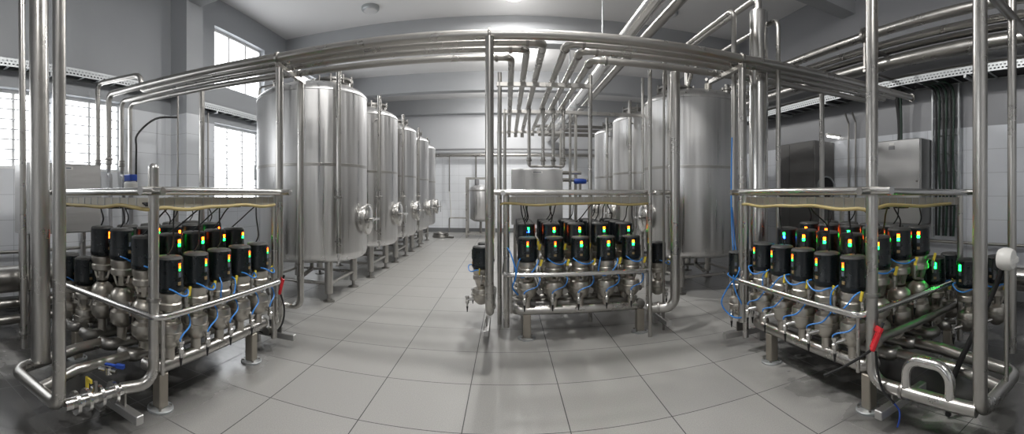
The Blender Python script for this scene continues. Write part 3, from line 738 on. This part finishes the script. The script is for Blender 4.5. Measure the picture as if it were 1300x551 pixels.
# flanged valve between the corner pipe and the riser
t = thing('butterfly_valve', 'flanged butterfly valve with yellow lever low beside the window-side riser', 'valve', (-1.908, 1.27, .205), math.atan2(-.20, -.012))
MB().tube([(-.20, 0, 0), (.185, 0, 0)], .033, 14).build('pipe_spool', M['steel_b'], t)
for x in (-.12, -.03, .05, .12):
    MB().lathe([(.033, -.010), (.060, -.010), (.060, .010), (.033, .010)], 20, T((x, 0, 0)) @ RY(PI/2)).build('flange', M['steel_b'], t)
MB().cyl((-.005, 0, .0), (-.005, 0, .085), .012, 10).build('valve_stem', M['steel_d'], t)
MB().box((-.011, -.10, .055), (.001, -.045, .075)).box((-.011, -.105, -.05), (.001, -.085, .075)).build('yellow_lever', M['yellow_t'], t)
t = thing('ball_valve', 'small ball valve with blue lever above the flanged valve', 'valve', (-1.99, 1.42, .27), .5)
MB().cyl((-.06, 0, .02), (.05, 0, .02), .016, 10).lathe([(0, 0), (.024, .0), (.024, .04), (0, .04)], 12).build('valve_body', M['steel_b'], t)
MB().box((-.02, -.012, .05), (.09, .012, .058)).box((.05, -.014, .045), (.10, .014, .065)).build('blue_lever', M['blue_d'], t)
pipe('riser_pipe', 'tall riser at the near corner of the wall cabinet rack, hooking into low pipe', [(1.90, 1.60, ZC-.004), (1.90, 1.60, .21), (1.93, .93, .21)], .037, 'steel', .10, 'pipe', NG, rings=[((1.90, 1.60, .72), (0, 0, 1)), ((1.915, 1.38, .21), (0, 1, 0))])
pipe('riser_pipe', 'tall riser beyond the arched loop on the cabinet side, elbowing into the low header', [(1.925, .91, ZC-.004), (1.925, .91, .20), (2.47, .91, .20), (2.47, 1.45, .26), (2.47, 1.72, .26)], .039, 'steel', .09, 'pipe', NG)
pipe('arch_pipe', 'arched bypass pipe loop standing on the low pipe near the sparkling riser foot', [(1.915, 1.36, .21), (1.915, 1.36, .40), (1.925, 1.085, .40), (1.925, 1.085, .21)], .030, 'steel_b', .09, 'pipe')
bpy.data.objects['arch_pipe']['label'] = 'arched bypass pipe loop standing on the low pipe between the two risers'
pipe('branch_line', 'branch curving from the low header under the rack by the wall cabinet', [(2.24, .91, .20), (2.24, 1.20, .26), (2.24, 1.72, .26)], .032, 'steel', .10, 'pipe')
pipe('riser_pipe', 'slim vertical pipe at the far edge behind the white meter', [(2.77, 1.06, .20), (2.77, 1.06, ZC-.004)], .033, 'steel', 0, 'pipe', NG)
pipe('cross_pipe', 'pipe crossing overhead in the top corner by the cabinet wall', [(1.2, 1.06, 2.57), (3.9, 1.06, 2.57)], .036, 'steel_d', 0, 'pipe')
# column and pipes rising behind the wall cabinet rack
t = thing('pipe_tower', 'thick vertical steel column with flat top behind the rack by the wall cabinet', 'column', (2.30, 3.36, 0))
MB().lathe([(0, 0), (.092, 0), (.092, 3.06), (.088, 3.09), (.03, 3.10)], 28).build('column_shell', M['steel_b'], t)
MB().tube([(0, 0, 3.08), (0, 0, 3.24), (0, 1.9, 3.24), (.2, 2.1, 3.24), (.2, 2.1, 2.80)], .034, 14, .09).build('inlet_pipe', M['steel'], t)
pipe('riser_pipe', 'pipe arching over beside the thick column and down to the rack by the wall cabinet', [(2.2, 5.4, 2.70), (2.04, 5.2, 3.07), (2.04, 3.39, 3.07), (2.04, 3.39, .24)], .025, 'steel', .09, 'pipe', 'pipes rising behind the wall cabinet rack')
pipe('riser_pipe', 'hooked pipe on the wall side of the thick column', [(2.42, 5.3, 2.74), (2.42, 5.1, 3.0), (2.42, 3.2, 3.0), (2.42, 3.2, .30)], .024, 'steel', .09, 'pipe', 'pipes rising behind the wall cabinet rack')

# ------------------------------------------------------------------ wall-side overhead pipes
WG = 'overhead pipes along the cabinet wall'
WP = [(4.0, 3.32, .060, 'topmost fat overhead pipe along the cabinet wall, with flange', 'steel', 1), (4.25, 3.26, .048, 'second overhead pipe from the top along the cabinet wall', 'steel', 0),
      (4.45, 3.24, .040, 'third overhead pipe from the top along the cabinet wall', 'steel_d', 0), (4.28, 3.02, .085, 'fattest overhead pipe along the cabinet wall, fourth from the top', 'steel', 0),
      (4.58, 2.90, .026, 'thin lowest overhead pipe just above the cable tray by the cabinet wall', 'steel_d', 0)]
for x, z, r, lab, mt, fl in WP:
    pipe('wall_side_pipe', lab, [(x, -3.1, z), (x, 7.4, z), (4.7, 7.9, z)], r, mt, .15, 'pipe', WG, seg=18, flange=[((x, 3.47, z), (0, 1, 0))] if fl else ())
t = thing('pipe_hanger', 'steel hanger frame holding the overhead pipes by the cabinet wall', 'bracket', (4.2, 3.46, 0))
MB().box((-.22, -.02, 3.16), (.60, .02, 3.19)).build('hanger_bar', M['steel_d'], t)
MB().box((-.24, -.015, 2.90), (-.21, .015, 3.26)).build('hanger_upright', M['steel_d'], t)
MB().box((-.24, -.02, 2.86), (.60, .02, 2.89)).build('hanger_bar', M['steel_d'], t)
def tray_thing(lab, x0, x1, y0, y1, z, side):
    t = thing('perforated_tray', lab, 'cable tray', (0, 0, 0), 0, 'perforated cable trays on the walls')
    h = .095
    lip = x0 if side < 0 else x1                            # lip facing the room
    mb = MB(); d = .0035
    for k in range(int((y1-y0)/.25)+1): mb.box((x0, y0+.25*k, z), (x1, y0+.25*k+.03, z+.004))
    fx0, fx1 = (x1, x1+d) if side < 0 else (x0-d, x0)
    mb.box((fx0, y0, z), (fx1, y1, z+.05))
    # slotted lip: two rails with webs so that the holes are real
    xa, xb = (x0-d, x0) if side < 0 else (x1, x1+d)
    for za, zb in ((z, z+.020), (z+.036, z+.054), (z+.070, z+h)): mb.box((xa, y0, za), (xb, y1, zb))
    n = int((y1-y0)/.05)
    for k in range(n+1):
        y = y0+(y1-y0)*k/n; mb.box((xa, y-.012, z+.018), (xb, y+.012, z+.036)); mb.box((xa, y+.010, z+.054), (xb, y+.034, z+.070))
    mb.build('tray_channel', M['galv'], t)
    nc = 5 if side > 0 else 9
    for k in range(nc): MB().tube([(x0+.02+k*(x1-x0-.04)/(nc-1), y0, z+.024+.006*(k % 2)), (x0+.02+k*(x1-x0-.04)/(nc-1), y1, z+.024+.006*((k+1) % 2))], .017, 6).build('tray_cable', M['black'], t)
    for k in range(int((y1-y0)/1.2)+1):
        y = y0+.5+k*1.2
        if y < y1: MB().box((x0, y, z-.035), (x1, y+.035, z)).build('tray_arm', M['galv'], t)
    return t
tray_thing('perforated galvanised cable tray along the window wall, before the pillar', XL+.012, XL+.17, -3.0, 4.40, 2.77, 1)
tray_thing('perforated galvanised cable tray along the window wall, beyond the pillar', XL+.012, XL+.17, 4.80, 7.8, 2.70, 1)
tray_thing('perforated cable tray with dark cables under the pipes by the cabinet wall', XR-.40, XR-.08, -3.0, 7.4, 2.76, -1)

# big twin pipes hung from the ceiling
pipe('hanging_pipe', 'big pale pipe hung from the ceiling, running to the back wall', [(1.44, 1.2, 3.26), (1.44, 14.7, 3.26)], .085, 'steel_b', 0, 'pipe', 'pair of big ceiling pipes', seg=20)
pipe('hanging_pipe', 'darker pipe of the ceiling pair, on the wall side of the pale one', [(1.66, 1.2, 3.24), (1.66, 14.7, 3.24)], .055, 'steel_d', 0, 'pipe', 'pair of big ceiling pipes', seg=16)
for y, lab in ((5.6, 'first hanger rod beside the big ceiling pipes'), (8.6, 'second hanger rod beside the big ceiling pipes'), (10.6, 'third hanger rod beside the big ceiling pipes')):
    o = MB().cyl((1.30, y, 3.20), (1.30, y, ZC), .010, 8).build('hanger_rod', M['galv']); tag(o, lab, 'hanger', 'hanger rods of the ceiling pipes')
    MB().box((1.28, y-.015, 3.13), (1.76, y+.015, 3.165)).build('hanger_crossbar', M['galv'], o)

# ------------------------------------------------------------------ control cabinets
def cabinet(lab, loc, rz, w, d, h, stand=0., hinge=True, plate=True):
    t = thing('control_cabinet', lab, 'cabinet', loc, rz, None)
    z0 = stand
    MB().bbox((-w/2, 0, z0), (w/2, d, z0+h), .006).build('cabinet_body', M['box'], t)
    dr = MB().bbox((-w/2+.008, -.022, z0+.008), (w/2-.008, -.001, z0+h-.008), .004).build('cabinet_door', M['box'], t)
    if plate:
        p = MB().box((-.07, -.025, z0+h-.06), (.07, -.021, z0+h-.03)).build('name_plate', M['white'], dr)
        MB().box((-.058, -.0262, z0+h-.051), (.05, -.025, z0+h-.040)).build('plate_lettering', M['label'], p)
    MB().cyl((w/2-.05, -.03, z0+h*.5), (w/2-.05, -.022, z0+h*.5), .014, 12).build('door_lock', M['steel_d'], dr)
    if stand:
        for x in (-w/2+.05, w/2-.05):
            for y in (.05, d-.05): MB().box((x-.02, y-.02, 0), (x+.02, y+.02, z0)).build('leg', M['steel'], t)
    return t
cabinet('stainless control cabinet on legs behind the middle rack, pipes dropping to it', (.40, 5.52, 0), 0, .68, .30, .74, .92)
cabinet('stainless control cabinet on legs between windows and rack', (-3.55, 2.02, 0), PI/2, .82, .30, .68, .94)
cabinet('grey steel wall cabinet on the tiled wall, black cables entering its top', (4.55, 3.45, .93), -PI/2, .90, .31, 1.13, 0., plate=False)
c = [o for o in bpy.data.objects if o.name.startswith('control_cabinet')][-1]
MB().box((-.06, -.026, 1.00), (.04, -.021, 1.05)).build('name_plate', M['cover'], c)
MB().box((-.05, -.026, 1.065), (.03, -.021, 1.09)).build('sticker', M['white'], c)
# fittings above cabinets: little manifolds with elbows
def fittings(lab, pts, z, y_dir):
    t = thing('fitting_cluster', lab, 'fittings', (0, 0, 0))
    for p in pts:
        o = MB().lathe([(0, .10), (.026, .10), (.026, .075), (.036, .07), (.036, .05), (.024, .045), (.024, 0), (0, 0)], 12, T((p[0], p[1], z-.03))).build('union', M['steel_d'], t)
    for a, b in zip(pts, pts[1:]):
        MB().tube([(a[0], a[1], z), (a[0], a[1], z-.05), (b[0], b[1], z-.05), (b[0], b[1], z-.02)], .016, 10, .04).build('elbow_link', M['steel_d'], t)
    return t
fittings('row of dark pipe unions on top of the middle cabinet', [(.29, 5.5), (.475, 5.5), (.61, 5.5), (.745, 5.5)], 1.74, 0)
for i, (x, y) in enumerate(((-4.06, 2.9), (-4.32, 2.92), (-4.25, 3.24))):
    nm = ('front', 'rear', 'far')[i]
    t = thing('drain_valve', 'dark union and bent valve under the %s drop pipe by the windows' % nm, 'valve', (x, y, 0), 0, 'valves under the window-side drop pipes')
    MB().lathe([(0, 1.72), (.04, 1.72), (.04, 1.68), (.03, 1.67), (.03, 1.62), (0, 1.62)], 14).build('union', M['steel_d'], t)
    MB().tube([(0, 0, 1.64), (0, 0, 1.55), (.12, -.06, 1.55), (.12, -.06, .0)], .024, 10, .05).build('bent_pipe', M['cover'], t)
t = thing('pump_motor', 'blue and white fitting by the windows at the end of the drop pipes', 'fitting', (-3.95, 3.15, 1.36))
MB().lathe([(0, 0), (.06, 0), (.085, .03), (.085, .10), (.06, .12), (0, .12)], 18).build('white_cup', M['white'], t)
MB().bbox((-.05, -.07, .12), (.07, .05, .20), .01).build('blue_cover', M['blue_d'], t)
MB().cyl((0, 0, -1.36), (0, 0, 0), .03, 12).build('stand', M['cover'], t)
# pipes right of the middle cabinet with a blue actuator
pipe('side_pipe', 'upper short horizontal pipe beside the middle cabinet', [(.75, 5.7, 1.62), (1.02, 5.7, 1.62)], .026, 'steel', 0, 'pipe', 'short pipes beside the middle cabinet')
pipe('side_pipe', 'lower short horizontal pipe beside the middle cabinet, blue actuator on it', [(.75, 5.7, 1.52), (1.12, 5.7, 1.52)], .026, 'steel', 0, 'pipe', 'short pipes beside the middle cabinet')
t = thing('valve_actuator', 'small blue actuator on the pipe beside the middle cabinet', 'actuator', (.99, 5.62, 1.50))
MB().lathe([(0, -.09), (.03, -.085), (.036, -.05), (.036, .05), (.03, .085), (0, .09)], 14, RY(PI/2)).build('actuator_barrel', M['blue_d'], t)
MB().cyl((0, 0, -.03), (0, 0, -.22), .02, 10).build('actuator_stem', M['steel_d'], t)
# cooling unit by the cabinet wall
t = thing('cooling_unit', 'tall dark grey cooling unit with round fan against the cabinet wall', 'machine', (4.64, 5.52, 0))
MB().bbox((-.22, -.62, .10), (.22, .30, 2.18), .01).build('unit_casing', M['dark'], t)
MB().box((-.228, -.60, .12), (-.22, -.03, 2.16)).build('side_panel', M['dark'], t)
MB().box((-.228, .01, .12), (-.22, .28, 2.16)).build('side_panel', M['dark'], t)
f = MB().lathe([(.17, 0), (.17, .03), (.19, .03), (.19, 0)], 28, T((.02, -.62, 1.43)) @ RX(PI/2)).build('fan_ring', M['galv'], t)
MB().lathe([(0, .004), (.17, .004), (.17, .0)], 28, T((.02, -.62, 1.43)) @ RX(PI/2)).build('fan_grille', M['grille'], f)
for k in range(4):
    MB().box((-.21 if k % 2 else .17, -.60 if k < 2 else .25, 0), (-.17 if k % 2 else .21, -.56 if k < 2 else .29, .10)).build('leg', M['dark'], t)
t = thing('strip_light', 'lit strip light on the wall above the fan of the cooling unit', 'lamp', (4.73, 4.80, 2.24))
MB().bbox((-.14, -.03, .02), (.14, .03, .06), .005).build('light_housing', M['white'], t)
MB().cyl((-.13, 0, .008), (.13, 0, .008), .014, 10).build('light_tube', M['strip'], t)
# cable ladder and its cables
t = thing('cable_ladder', 'vertical cable ladder beside the grey wall cabinet', 'ladder', (4.80, 2.77, 0))
for y in (-.20, .20): MB().box((-.02, y-.012, .75), (.02, y+.012, 2.76)).build('side_rail', M['galv'], t)
for k in range(8): MB().cyl((0, -.19, .9+k*.24), (0, .19, .9+k*.24), .010, 8).build('rung', M['galv'], t)
for k in range(6):
    y = 2.62+.055*k
    o = MB().tube(smooth([(4.60, y+.15, 2.775), (4.66, y+.04, 2.74), (4.745, y, 2.60), (4.745, y+.01*(-1)**k, 1.9), (4.745, y-.01, 1.3), (4.745, y+.008*(-1)**k, .78)]), .017, 8).build('black_cable', M['black' if k % 2 else 'greencable'])
    tag(o, 'thick dark cable running down the cable ladder, %s from the grey cabinet' % ['sixth', 'fifth', 'fourth', 'third', 'second', 'first'][k], 'cable', 'cables on the vertical ladder')
o = MB().tube(smooth([(4.62, 3.45, 2.77), (4.66, 3.46, 2.6), (4.70, 3.45, 2.3), (4.70, 3.45, 2.05)]), .035, 10).build('cable_loom', M['black']); tag(o, 'thick black cable loom dropping into the top of the grey wall cabinet', 'cable')
MB().tube(smooth([(4.62, 3.40, 2.77), (4.65, 3.40, 2.6), (4.665, 3.40, 2.3), (4.665, 3.40, 2.05)]), .018, 8).build('green_cable', M['greencable'], o)
for y, lab in ((4.55, 'thin conduit on the cabinet wall beside the strip light'), (4.40, 'second thin conduit on the cabinet wall, nearer the wall cabinet')):
    pipe('wall_conduit', lab, [(4.83, y, .3), (4.83, y, 2.45), (4.75, y, 2.6)], .014, 'steel_d', .04, 'conduit', 'conduits on the cabinet wall')
# wall rails and large low pipes
pipe('wall_rail', 'horizontal steel rail along the tiled cabinet wall', [(4.78, -3.0, .70), (4.78, 4.3, .70)], .020, 'steel', 0, 'rail')
pipe('wall_rail', 'horizontal steel rail along the window wall', [(-4.45, -3.0, .66), (-4.45, 4.2, .66)], .020, 'steel', 0, 'rail')
LG = 'low pipes along the window wall'
pipe('low_pipe', 'big fat low pipe along the window wall at floor level', [(-3.95, -3.0, .46), (-3.95, 2.6, .46)], .135, 'steel_d', 0, 'pipe', LG, seg=22)
pipe('low_pipe', 'middle slim low pipe under the fat one by the windows', [(-3.85, -3.0, .24), (-3.85, 2.6, .24)], .045, 'steel_d', 0, 'pipe', LG)
pipe('low_pipe', 'lowest slim low pipe by the windows, near the floor', [(-3.75, -3.0, .11), (-3.75, 2.6, .11)], .045, 'steel_d', 0, 'pipe', LG)
pipe('low_pipe', 'big fat pale low pipe along the cabinet wall behind the white meter', [(3.95, -3.0, .48), (3.95, 1.9, .48)], .13, 'steel_b', 0, 'pipe', None, seg=22)
# thin conduits on window wall
pipe('wall_conduit', 'slim conduit beside the black cable loop near the windows', [(-4.0, 4.0, 1.2), (-4.0, 4.0, 2.66)], .014, 'steel_d', 0, 'conduit')
o = MB().tube(smooth([(-4.22, 3.45, 1.35), (-4.2, 3.44, 1.9), (-4.2, 3.46, 2.1), (-4.12, 3.7, 2.32), (-4.0, 3.98, 2.36)]), .014, 8).build('black_cable', M['black']); tag(o, 'black cable looping from the slim conduit down near the windows', 'cable')
pipe('wall_conduit', 'conduit on the window wall just beyond the pillar', [(-4.50, 5.2, .3), (-4.50, 5.2, 2.68)], .014, 'steel_d', 0, 'conduit')
pipe('wall_pipe', 'tall thin pipe bending beside the first window-side tank', [(-3.55, 5.3, 1.75), (-3.55, 5.3, 2.95), (-3.3, 5.3, 2.95)], .018, 'steel_d', .05, 'pipe')
t = thing('junction_box', 'small grey junction box beside the first window-side tank', 'box', (-3.55, 5.3, 1.55))
MB().bbox((-.07, -.05, 0), (.07, .05, .22), .006).build('box_shell', M['galv'], t)
MB().bbox((-.06, -.058, .01), (.06, -.05, .21), .003).build('box_lid', M['galv'], t)

# ------------------------------------------------------------------ back wall
BG = 'pipes along the back wall'
pipe('wall_pipe', 'upper horizontal pipe along the back wall', [(-4.4, 14.66, 2.93), (4.7, 14.66, 2.93)], .030, 'cover', 0, 'pipe', BG)
pipe('wall_pipe', 'lower thick horizontal pipe along the back wall', [(-4.4, 14.60, 2.72), (4.7, 14.60, 2.72)], .062, 'steel', 0, 'pipe', BG)
pipe('wall_pipe', 'thin drop pipe on the back wall with a hose below', [(-2.02, 14.6, 2.72), (-2.02, 14.6, 1.45)], .022, 'steel_d', 0, 'pipe', BG)
pipe('wall_pipe', 'drop pipe on the back wall behind the small vessel', [(-1.08, 14.6, 2.72), (-1.08, 14.6, 1.3)], .028, 'steel_d', 0, 'pipe', BG)
for k, (z, y) in enumerate(((3.5, 13.2), (3.25, 12.4), (3.0, 11.6))):
    pipe('wall_pipe', 'dark overhead pipe high at the back behind the opposite tanks, %s from the top' % ORD[k], [(.9, y, z), (4.75, y, z)], .05, 'steel_d', 0, 'pipe', BG)
o = MB().tube(smooth([(-2.02, 14.62, 1.45), (-2.0, 14.7, 1.1), (-1.98, 14.72, .7), (-2.0, 14.72, .35)]), .014, 8).build('wall_hose', M['white']); tag(o, 'pale hose hanging on the back wall below the thin drop pipe', 'hose')
t = thing('small_vessel', 'small steel vessel in a square frame at the back wall', 'vessel', (-.82, 13.1, 0))
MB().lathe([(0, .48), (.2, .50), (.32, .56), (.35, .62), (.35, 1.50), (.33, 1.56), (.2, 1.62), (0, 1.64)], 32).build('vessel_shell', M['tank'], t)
MB().lathe([(.35, 1.44), (.365, 1.44), (.365, 1.48), (.35, 1.48)], 32).build('vessel_band', M['steel'], t)
for x in (-.42, .42):
    for y in (-.3, .3): MB().box((x-.025, y-.025, 0), (x+.025, y+.025, 1.86)).build('frame_post', M['steel'], t)
for y in (-.3, .3):
    MB().box((-.42, y-.02, 1.82), (.42, y+.02, 1.86)).build('frame_bar', M['steel'], t)
    MB().box((-.42, y-.02, .10), (.42, y+.02, .14)).build('frame_bar', M['steel'], t)
MB().cyl((0, 0, .48), (0, 0, .14), .04, 12).build('outlet', M['steel_d'], t)
MB().lathe([(0, 1.62), (.07, 1.62), (.07, 1.80), (.05, 1.84), (0, 1.84)], 16, T((-.12, 0, 0))).build('vessel_motor', M['cover'], t)
MB().tube([(-.42, -.32, .62), (-.95, -.32, .62), (-.95, -.32, .2)], .02, 8, .05).build('side_outlet', M['steel_d'], t)
t = thing('hose_coil', 'coiled hose lying on the floor past the last window-side tank', 'hose', (-2.05, 12.9, 0))
b = MB()
for k in range(3): b.ring(.24-.015*k, .028, T((0, 0, .03+.052*k)), 28, 8)
b.build('coil', M['steel_d'], t)
MB().tube([(.24, 0, .03), (.27, -.12, .03), (.42, -.2, .03)], .026, 8, .05).build('hose_end', M['steel_d'], t)

# ------------------------------------------------------------------ hoses with red guns, white meter, blue hose bundle
def spray(lab, loc, rz, tilt, hose):
    t = thing('spray_gun', lab, 'spray gun', loc, rz)
    m = RY(tilt)
    b = MB().bbox((-.013, -.013, -.055), (.013, .013, .055), .005, m)
    b.bbox((-.014, -.014, .05), (.014, .045, .085), .005, m)
    b.box((-.008, .02, -.04), (.008, .03, .05), m); b.build('gun_handle', M['red'], t)
    MB().cyl(m @ Vector((0, 0, .08)), m @ Vector((0, .0, .115)), .010, 8).build('gun_nozzle', M['black'], t)
    Rm = Matrix.Rotation(-rz, 3, 'Z')
    for h in hose: MB().tube(smooth([Rm @ (Vector(p)-Vector(loc)) for p in h]), .008, 8).build('black_hose', M['black'], t)
    return t
spray('red spray gun with black hose on the far pipe of the rack by the windows', (-1.845, 3.08, .515), .6, .25,
      [[(-1.845, 3.08, .46), (-1.80, 3.06, .36), (-1.79, 3.02, .25), (-1.84, 2.98, .16), (-1.93, 2.93, .16), (-2.0, 2.88, .22)]])
spray('red spray gun with black hoses tied to the near riser of the wall cabinet rack', (1.85, 1.53, .47), -.4, .45,
      [[(1.83, 1.54, .43), (1.80, 1.60, .38), (1.74, 1.68, .32), (1.66, 1.76, .27)], [(1.84, 1.52, .42), (1.845, 1.51, .30), (1.86, 1.48, .20), (1.88, 1.42, .14)]])
o = MB().tube(smooth([(1.88, 1.42, .14), (1.90, 1.40, .10), (1.89, 1.39, .06), (1.885, 1.40, .012)]), .005, 8).build('blue_hose', M['blue_d']); tag(o, 'short blue hose end hanging by the support arm under the red spray gun', 'hose')
t = thing('flow_meter', 'white plastic meter head on a stalk at the cabinet-side edge', 'meter', (2.26, .90, 0))
MB().lathe([(0, -.05), (.055, -.045), (.066, -.02), (.066, .02), (.055, .045), (0, .05)], 22, T((0, 0, .94)) @ RX(PI/2)).build('meter_head', M['white'], t)
MB().bbox((-.05, -.05, .90), (.09, .05, .955), .015).build('meter_cover', M['white'], t)
MB().cyl((0, 0, .22), (0, 0, .90), .014, 10).build('meter_stalk', M['steel'], t)
MB().tube(smooth([(.02, .03, .89), (.02, .10, .72), (-.04, .20, .48), (-.10, .30, .22), (-.12, .32, .018)]), .018, 10).build('meter_cable', M['black'], t)
for k, (pp, lab) in enumerate((([(2.0, 3.36, 1.85), (1.98, 3.34, 1.3), (1.97, 3.3, .9), (1.93, 3.2, .72), (1.90, 3.15, .5), (1.96, 3.05, .30)], 'long blue hose hanging down the pipe behind the wall cabinet rack'),
              ([(1.99, 3.34, 1.2), (2.0, 3.3, .85), (1.92, 3.1, .66), (1.85, 3.18, .5), (1.80, 3.20, .36), (1.86, 3.10, .26), (1.95, 3.02, .27)], 'blue hose curling out at the far end of the wall cabinet rack'),
              ([(-.02, 3.80, .86), (.03, 3.72, .80), (.08, 3.68, .62), (.05, 3.70, .50), (.10, 3.74, .42)], 'blue hose looping at the window-side front corner of the middle rack'))):
    o = MB().tube(smooth(pp), .0065, 8).build('blue_hose', M['blue']); tag(o, lab, 'hose', 'long blue air hoses')

# ------------------------------------------------------------------ light
w = bpy.data.worlds.new('world'); scn.world = w; w.use_nodes = True
bg = next(n for n in w.node_tree.nodes if n.type == 'BACKGROUND')
bg.inputs[0].default_value = (.8, .88, 1, 1); bg.inputs[1].default_value = .6
def area(name, loc, size, power, rot=(0, 0, 0), col=(1, .985, .96), sy=None):
    l = bpy.data.lights.new(name, 'AREA'); l.energy = power; l.color = col
    l.shape = 'DISK' if sy is None else 'RECTANGLE'; l.size = size
    if sy: l.size_y = sy
    o = bpy.data.objects.new(name, l); COL.objects.link(o); o.location = loc; o.rotation_euler = rot
    return o
def lamp(name, loc, power):
    l = bpy.data.lights.new(name, 'POINT'); l.energy = power; l.color = (1, .985, .96); l.shadow_soft_size = .12
    o = bpy.data.objects.new(name, l); COL.objects.link(o); o.location = loc
for x, y, on, _ in LAMPS:
    if on:
        lamp('lamp_light', (x, y, ZC-.42), POWER.get(y, 100)*(.03 if y == 7.0 else .5))
        area('lamp_downlight', (x, y, ZC-.11), .24, POWER.get(y, 100)*.35)

scn.view_settings.view_transform = 'Standard'; scn.view_settings.look = 'None'
scn.view_settings.gamma = 1; scn.view_settings.use_curve_mapping = False
scn.view_settings.exposure = 0.2
scn.cycles.use_denoising = True
scn.cycles.max_bounces = 8; scn.cycles.glossy_bounces = 5; scn.cycles.diffuse_bounces = 4
scn.cycles.sample_clamp_indirect = 6.
